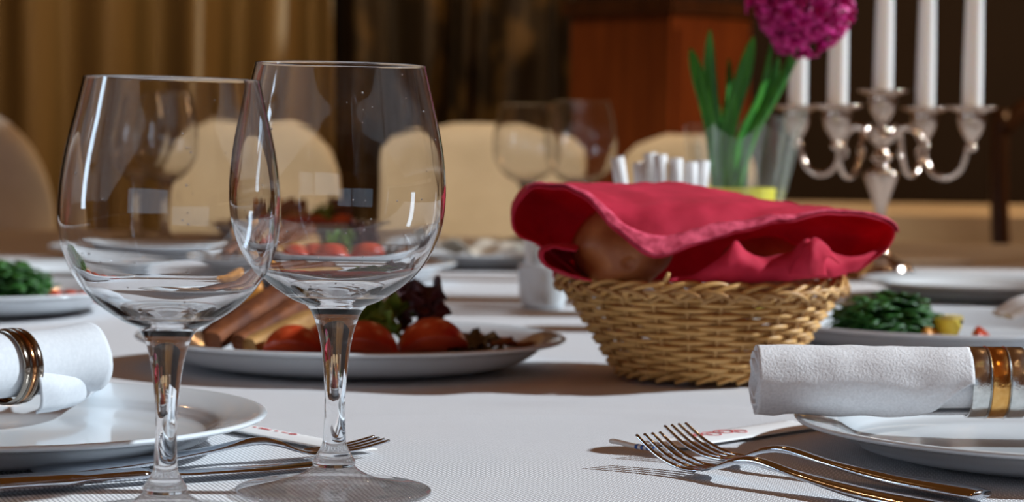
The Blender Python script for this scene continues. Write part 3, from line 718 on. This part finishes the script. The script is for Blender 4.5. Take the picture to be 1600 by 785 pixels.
def food_platter(where, cpx, cpy, r, sy, k, yoff=0, grp=None):
    p = P(cpx, cpy, .024); o = plate('serving_platter', cpx, cpy, r, .024, 'white oval food platter, '+where.replace('on the ', 'the '), 'platter', sy, loc=p)
    C = V(p.x, p.y, TZ)
    s = r/.159
    def at(x, y, z): return C+V(x*s, y*s, z)
    fl = .0095
    def blk(bm): log(bm, V(-.014, 0, 0), V(.014, 0, 0), .010, .010, 3)
    q = food('', 'cheese_block', 'orange cheese block '+where, 'cheese', at(-.083, .035, .050), blk, 'cheese'); q.rotation_euler = (R(10), R(-12), R(15))
    for i, (a, b, w_, h_, m_, lb) in enumerate([
        (V(-.098, -.035, fl+.012), V(-.046, .045, .058), .010, .008, 'bread', 'dark rye bread stick, leftmost'),
        (V(-.078, -.042, fl+.011), V(-.020, .035, .056), .009, .008, 'bread', 'dark rye bread stick, middle one'),
        (V(-.068, -.060, fl+.010), V(-.012, .008, .042), .0085, .008, 'bread_light', 'pale bread stick, nearest'),
        (V(-.105, .010, fl+.010), V(-.065, .065, .046), .010, .009, 'bread', 'dark bread stick, farthest')]):
        bm = bmesh.new(); mid_ = (a+b)/2; log(bm, (a-mid_)*s, (b-mid_)*s, w_, h_, i*3+1)
        oo = link('bread_stick', bm, m_); oo.location = at(mid_.x, mid_.y, mid_.z); tag(oo, lb+', '+where, 'bread', 'bread sticks '+where)
    def lt(bm):
        for (x, y, z, sz, ti, ya, sd) in ((0, 0, 0, .020, -.3, .3, 1), (.012, .006, .007, .018, .5, 1.4, 2), (-.006, -.008, .004, .016, .9, 2.4, 3), (.004, -.012, -.003, .018, -.9, 1.6, 4), (.012, -.01, .0, .014, 1.1, .2, 5)):
            leafy(bm, (x, y, z), sz, ti, ya, sd)
    q = food('', 'lettuce_leaf', 'ruffled green lettuce '+where, 'lettuce', at(.016, .0, .033), lt, 'lettuce'); solid(q, .0008)
    def lp(bm):
        for (x, y, z, sz, ti, ya, sd) in ((0, 0, 0, .020, -1.1, .3, 7), (.012, .004, .008, .017, -.8, .8, 8), (.016, -.004, .0, .015, -1.3, 1.3, 9), (-.006, .01, .008, .017, -1.2, 2.0, 6)):
            leafy(bm, (x, y, z), sz, ti, ya, sd, .26)
    q = food('', 'purple_lettuce_leaf', 'frilly purple lettuce '+where, 'lettuce', at(.044, .015, .040), lp, 'purple_leaf'); solid(q, .0008)
    for i, (x, y, z, rr, rz, lb) in enumerate(((-.036, -.070, .0155, .022, R(8), 'leftmost'), (.014, -.074, .0165, .025, R(-6), 'below the green lettuce'), (.062, -.052, .0165, .026, R(14), 'rightmost'), (-.012, -.036, .016, .022, R(30), 'farthest back'))):
        q = food('', 'tomato_wedge', 'red tomato wedge '+lb+', '+where, 'tomato', at(x, y, z), lambda bm: wedge(bm, rr, R(120)), 'tomato', group='tomato wedges '+where)
        q.rotation_euler = (R(-12+9*i), R(-90), rz)
    def dl(bm): leafy(bm, (0, 0, 0), .030, .15, .4, 11, .12, .1); leafy(bm, (.006, -.006, .004), .022, -.25, 1.1, 12, .12, .1)
    q = food('', 'dark_leaf', 'dark leaf at the right end '+where, 'leaf', at(.082, -.03, .0175), dl, 'olive_dark'); solid(q, .0008)
    def hm(bm): leafy(bm, (0, 0, 0), .034, .12, .2, 15, .05, .08)
    q = food('', 'meat_slice', 'brown meat slice '+where, 'meat', at(.098, .02, .0185), hm, 'bread'); solid(q, .002)
food_platter('on the nearest platter', 549, 524, .158, .88, 1)
food_platter('on the middle platter in right glass', 505, 408, .150, .9, 1)
food_platter('on the farthest platter in right glass', 482, 351, .145, .9, 1)
# plates with greens
def herb_bunch(c, rx, ry, h, label, n=130, seed=1):
    random.seed(seed); bm = bmesh.new()
    for i in range(n):
        a = random.random()*2*PI; rr = math.sqrt(random.random())*.8; x, y = rx*rr*math.cos(a), ry*rr*math.sin(a)
        z = h*(1-rr*rr)*random.random(); L_ = .018+.014*random.random(); ya = random.random()*2*PI; up_ = random.uniform(-.35, .6)
        d = V(math.cos(ya), math.sin(ya), up_).normalized(); s = d.cross(V(0, 0, 1)).normalized(); n_ = s.cross(d); ro = []
        for k in range(7):
            t = k/6; wd = .0052*math.sin(t*PI)**.7*(1+.3*math.sin(k*2.2))+.0004
            p = V(x, y, z+.004)+d*L_*(t-.5)-V(0, 0, .012*(t-.4)**2)
            p.z = max(p.z, .0015)
            ro.append([p-s*wd, p+n_*.001, p+s*wd])
        grid(bm, ro)
    o = link('herb_bunch', bm, 'herb'); o.location = c; solid(o, .0005); return tag(o, label, 'herbs')
pg = P(1478, 500, .024); plate('side_plate', 0, 0, .150, .024, 'white plate with dark greens and lemon behind the right rolled napkin', loc=pg)
hb = P(1378, 517, .012); herb_bunch((pg.x-.058, pg.y-.045, TZ+.014), .048, .042, .034, 'dark green herbs on the plate right of the basket', 300, 5)
def lemon(bm):
    rows = []
    r = .025; ang = R(70)
    for i in range(13):
        th = PI*(.06+.88*i/12)
        rows.append([V(r*math.sin(th)*math.cos(-ang/2+ang*j/10), r*math.sin(th)*math.sin(-ang/2+ang*j/10), r*1.15*math.cos(th)) for j in range(11)])
    grid(bm, rows)
def lemon_in(bm):
    r = .0235; ang = R(68); rows = []
    for i in range(13):
        th = PI*(.06+.88*i/12); 
        rows.append([V(0, 0, r*math.cos(th))]+[V(r*math.sin(th)*math.cos(-ang/2+ang*j/10), r*math.sin(th)*math.sin(-ang/2+ang*j/10), r*1.15*math.cos(th)) for j in range(11)]+[V(0, 0, r*math.cos(th))])
    grid(bm, rows)
lm = thing('lemon_wedge', 'yellow lemon wedge beside the dark herbs on the right plate', 'lemon', (pg.x+.004, pg.y-.050, TZ+.030), rot=(R(90), R(35), R(170)))
bm = bmesh.new(); lemon(bm); solid(link('peel', bm, 'lemon_peel', lm), .0022)
bm = bmesh.new(); lemon_in(bm); link('flesh', bm, 'lemon_flesh', lm)
for x, y, lb in ((-.022, -.075, 'left of the lemon wedge'), (.016, -.085, 'in front of the lemon wedge')):
    bm = bmesh.new(); wedge(bm, .012, R(100)); o = link('carrot_slice', bm, 'cheese' if x < 0 else 'tomato'); o.location = (pg.x+x, pg.y+y, TZ+.017); o.rotation_euler = (R(90), 0, R(150))
    tag(o, 'small orange slice on the herb plate, '+lb, 'vegetable')
# crumpled paper napkin on the same plate, right
bm = bmesh.new(); spline_sheet(bm, [[V(x*.03-.045, y*.025-.03, .006+.016*noise.noise(V(x*.9, y*.9, 4))+.012*math.sin(x*1.3)) for x in range(5)] for y in range(4)], 5, 5, .001, 60)
o = link('paper_napkin', bm, 'paper'); o.location = (pg.x+.085, pg.y-.03, TZ+.024); solid(o, .0005); tag(o, 'crumpled white paper napkin on the right plate beside the lemon', 'napkin')
# left greens plate
pq = P(-52, 447, .024); plate('side_plate', 0, 0, .150, .024, 'white plate with dark greens at the far left behind the rolled napkin', loc=pq)
herb_bunch((pq.x+.048, pq.y-.03, TZ+.014), .040, .042, .034, 'dark green herbs on the plate at the left edge', 240, 9)
bm = bmesh.new()
for i in range(4): blob(bm, (i*.014, .003*math.sin(i*3), 0), (.009, .008, .006), None, i, .1, 2, 3)
o = link('carrot_strip', bm, 'tomato'); o.location = (pq.x+.088, pq.y-.035, TZ+.0185); tag(o, 'orange red vegetable strip beside the herbs on the far left plate', 'vegetable')
# far items on the table: plates and cloth napkins
for px, py, r, lb in ((105, 416, .115, 'empty white plate behind the left herb plate'), (1520, 438, .12, 'empty white plate right of the candelabrum foot'), (225, 384, .12, 'empty white plate seen through the lower left glass'), (748, 392, .11, 'white plate with beige scraps between the glasses and the sugar cup')):
    plate('dinner_plate', px, py, r, .02, lb)
pp = P(748, 392, .02)
bm = bmesh.new(); spline_sheet(bm, [[V(x*.028-.056, y*.03-.045, .012+.010*noise.noise(V(x*1.3, y*1.1, 9))+.008*math.sin(x*2+y)) for x in range(5)] for y in range(4)], 5, 5, .001, 50)
o = link('crumpled_napkin', bm, 'cover'); o.location = (pp.x, pp.y, TZ+.012); solid(o, .001); tag(o, 'beige crumpled napkin on the plate left of the sugar cup', 'napkin')
# ================================================================== cups with paper rolls
def cup_with_rolls(px, py, r, h, rolls, label, rl, grp, topz, rrad, m='china'):
    p = P(px, py); bm = bmesh.new()
    pr_ = smoothprof([(0, .0), (r*.62, .0), (r*.84, .003), (r*.93, .012), (r*.97, h*.6), (r, h)], 4)+smoothprof([(r-.001, h+.0005), (r-.0025, h), (r*.90, h*.6), (r*.84, .013), (r*.6, .006), (0, .0055)], 4)
    lathe(bm, pr_, 64); o = link('cup', bm, m); o.location = (p.x, p.y, TZ+.0006); tag(o, label, 'cup')
    for i, (x, y, lx, ly, dz) in enumerate(rolls):
        bm = bmesh.new(); a = V(x, y, .007); b = V(x+lx, y+ly, topz+dz); pts = [a+(b-a)*k/8 for k in range(9)]
        tube(bm, pts, rrad, 16); q = link('paper_roll', bm, 'paper'); q.location = (p.x, p.y, TZ+.0006)
        tag(q, (rl[i] if isinstance(rl, list) else rl), 'paper roll', grp)
cup_with_rolls(848, 482, .0250, .042, [(-.010, -.006, -.006, -.004, 0), (-.001, -.009, -.002, -.006, .003), (.009, -.006, .004, -.004, -.002), (-.008, .006, -.006, .004, .004), (.003, .007, .001, .004, .002), (.011, .004, .006, .003, .005)],
    'white cup standing left behind the bread basket', 'thin white paper sugar roll in the cup left of the basket', 'sugar rolls in the left cup', .077, .0042)
cup_with_rolls(1037, 516, .034, .06, [(-.020, -.004, -.024, 0, .0), (-.012, -.012, -.013, -.004, -.004), (-.003, -.014, -.004, -.004, .003), (.006, -.012, .001, -.004, .0), (.014, -.006, .007, -.002, -.003), (.018, .004, .015, .003, -.002), (-.004, .006, -.01, .006, .004)],
    'white cup hidden behind the red napkin', ['white paper roll behind the red napkin, '+w_ for w_ in ('leftmost and most tilted', 'second from the left', 'third from the left', 'fourth from the left', 'fifth from the left', 'rightmost and upright', 'standing behind the others')], 'paper rolls behind the red napkin', .152, .0060)
# ================================================================== hyacinth pot
fp = D(1153, 300, 2.14); FX, FY = fp.x, fp.y
hy = thing('potted_hyacinth', 'magenta hyacinth in a yellow pot wrapped in clear film behind the basket', 'flower', (FX, FY, TZ+.0006))
bm = bmesh.new(); lathe(bm, [(0, 0), (.024, 0), (.026, .002), (.033, .108), (.035, .108), (.036, .122), (.034, .123), (.033, .114), (.032, .11), (0, .11)], 48); link('pot', bm, 'yellow', hy, smooth=False)
bm = bmesh.new(); blob(bm, (0, 0, .109), (.031, .031, .006), None, 2, .2, 6, 4); link('soil', bm, 'soil', hy)
bm = bmesh.new(); rows = []
for k in range(15):
    u = k/14; z = .003+.178*u; row = []
    for i in range(73):
        a = 2*PI*(i % 72)/72; r = .029+.012*u+.009*u*u+(.003+.005*u)*math.sin(a*9+u*2)*rs(u, .2, .8)+.004*u*math.sin(a*4+3); r = max(r, .028+.0105*min(1, z/.12))
        row.append(V(r*math.cos(a)+.006*u*u, r*math.sin(a), z+.010*u*u*math.sin(a*5+1)+.008*u*u*math.cos(a)))
    rows.append(row)
grid(bm, rows); bmesh.ops.remove_doubles(bm, verts=bm.verts, dist=1e-6); link('film_wrap', bm, 'cello', hy)
base = V(FX, FY, TZ+.0006)
def leafblade(pts, wmax, tw=0):
    P3 = cr([D(x, y, FY+o_)-base for x, y, o_ in pts], 7); n = len(P3); bm = bmesh.new(); rows = []
    for i, p in enumerate(P3):
        t = i/(n-1); d = (P3[min(i+1, n-1)]-P3[max(i-1, 0)]).normalized(); s = V(math.cos(tw), math.sin(tw), 0); s = (s-d*s.dot(d)).normalized(); nn = s.cross(d)
        w_ = wmax*(math.sin(min(1, (1-t)*3)*PI/2)**.8)*(.75+.25*math.sin(t*PI))+.0003
        rows.append([p+s*w_*v+nn*(.35*w_*v*v) for v in (-1, -.5, 0, .5, 1)])
    grid(bm, rows); o = link('leaf', bm, 'leaf', hy); solid(o, .0016)
for pts, w_, tw in (
    ([(1120,296,0),(1110,200,-.01),(1090,120,-.015),(1079,75,-.016)], .0062, .3),
    ([(1128,296,.01),(1118,200,.01),(1110,120,.01),(1109,46,.012)], .0062, -.3),
    ([(1140,296,-.01),(1136,210,-.01),(1160,120,-.01),(1178,56,-.01)], .0075, .2),
    ([(1150,296,0),(1152,220,.0),(1188,140,.0),(1206,62,.0)], .0060, 1.0),
    ([(1160,296,.012),(1168,210,.012),(1200,150,.014),(1216,88,.014)], .0060, -.5),
    ([(1135,296,.015),(1128,220,.015),(1138,150,.018),(1139,92,.02)], .0045, .6)):
    leafblade(pts, w_, tw)
bm = bmesh.new(); sp = cr([D(x, y, FY-.012)-base for x, y in ((1150, 296), (1175, 215), (1215, 140), (1243, 80), (1262, 10), (1272, -50))], 6); tube(bm, sp, .0048, 12); link('stem', bm, 'leaf', hy)
random.seed(3)
bm = bmesh.new(); fc = D(1258, 10, FY-.012)-base; fe = D(1266, -60, FY-.012)-base
for i in range(95):
    zz = 1-2*(i+.5)/95; a = i*2.39996; rr_ = math.sqrt(1-zz*zz); n_ = V(rr_*math.cos(a), rr_*math.sin(a), zz)
    c = fc+V(0, 0, .010)+V(n_.x*.036+.004*n_.z, n_.y*.034, n_.z*.043)*(1+.16*math.sin(i*7.3))
    q = n_.to_track_quat('Z', 'Y').to_matrix()
    c = c+n_*random.uniform(-.004, .006)
    tube(bm, [c-n_*.014, c], [.003, .0040], 8)
    for k in range(6):
        b_ = 2*PI*k/6+i; rows = []
        for t in (0, .3, .6, .85, 1):
            w_ = .0036*math.sin(.35+t*2.5)**1; w_ = max(w_, .0006)
            rad = .002+.0145*t-.004*t*t; hgt = .007*math.sin(t*2.4)+.004*t*math.sin(i*5.1)
            rows.append([c+q @ V(rad*math.cos(b_)-w_*v*math.sin(b_), rad*math.sin(b_)+w_*v*math.cos(b_), hgt+.001*abs(v)) for v in (-1, 0, 1)])
        grid(bm, rows)
o = link('bloom', bm, 'petal', hy); solid(o, .0008)
# ================================================================== candelabrum
cp = D(1373, 425, 2.68); CX, CY = cp.x, cp.y
cd = thing('candelabrum', 'five armed silver candelabrum right of the hyacinth', 'candelabrum', (CX, CY, TZ+.0006))
bm = bmesh.new(); lathe(bm, smoothprof([(0, .0), (.050, .0), (.0535, .003), (.050, .008), (.040, .012), (.036, .018), (.022, .024), (.012, .032), (.008, .042), (.0125, .048), (.008, .054), (.0065, .062)], 4), 64); link('base', bm, 'silver', cd)
bm = bmesh.new(); lathe(bm, smoothprof([(.0065, .062), (.0055, .075), (.008, .088), (.014, .106), (.0205, .124), (.0190, .130), (.010, .134), (.008, .140), (.0135, .146), (.009, .152), (.007, .160), (.0125, .166), (.0150, .172), (.011, .179), (.0065, .182), (.006, .187)], 4), 48); link('column', bm, 'silver', cd)
def cupat(x, y, z, par):
    bm = bmesh.new(); lathe(bm, smoothprof([(0, -.012), (.004, -.012), (.0075, -.007), (.0045, -.002), (.0085, .004), (.0140, .014), (.0165, .026), (.0165, .033), (.0200, .034), (.0285, .0375), (.0300, .0395), (.0285, .0400), (.019, .0372), (.0125, .0370), (.0125, .030), (0, .030)], 3), 48, (x, y, z)); return link('candle_cup', bm, 'silver', par)
th = R(36); Rr = .115; spots = [(0, 0, .187)]
for k in range(4):
    a = th*-1+k*PI/2; ux, uy = math.cos(a), math.sin(a)
    arm = cr([V(ux*r, uy*r, z) for r, z in ((.010, .166), (.020, .178), (.036, .182), (.049, .172), (.055, .151), (.066, .130), (.084, .124), (.100, .132), (.108, .148), (.11, .161))], 6)
    bm = bmesh.new(); n = len(arm); tube(bm, arm, [.0042-.001*(i/n) for i in range(n)], 12)
    sc2 = cr([V(ux*r, uy*r, z) for r, z in ((.060, .155), (.050, .146), (.046, .154), (.051, .160))], 5); tube(bm, sc2, .0022, 8)
    ao = link('arm', bm, 'silver', cd); spots.append((ux*Rr, uy*Rr, .168)); cupat(*spots[-1], ao)
cupat(*spots[0], cd)
names = ['in the centre cup of the candelabrum']
for i, (x, y, z) in enumerate(spots):
    bm = bmesh.new(); lathe(bm, smoothprof([(0, 0), (.0115, 0), (.0118, .01), (.0112, .08), (.0095, .17), (.0080, .235), (.006, .243), (.002, .245), (0, .245)], 4), 32)
    lab = {0: 'in the centre cup', 1: 'in the rightmost cup', 2: 'in the cup second from the right', 3: 'in the leftmost cup', 4: 'in the cup second from the left'}[i]
    ln = 1
    t = thing('candle', 'tall white candle '+lab+' of the candelabrum', 'candle', (CX+x, CY+y, TZ+.0006+z+.0308), 0, 'white taper candles')
    for v in bm.verts: v.co.z *= ln
    link('wax_taper', bm, 'wax', t)
    bm = bmesh.new(); tube(bm, [V(0, 0, .242*ln), V(.0005, 0, .25*ln), V(.001, 0, .253*ln)], .0007, 6); link('wick', bm, 'soil', t)
# papers right of candelabrum
for (px, py, a, lb) in ((1500, 424, 5, 'white folded paper lying right of the candelabrum foot'), (1180, 640, 0, None)):
    if lb is None: continue
    p = P(px, py); bm = bmesh.new(); box(bm, (-.07, -.05, 0), (.07, .05, .0015)); box(bm, (-.068, -.05, .0016), (.070, .048, .003))
    o = link('folded_paper', bm, 'paper', smooth=False); o.location = (p.x-.02, p.y+.22, TZ+.0006); o.rotation_euler = (0, 0, R(a)); tag(o, lb, 'paper')
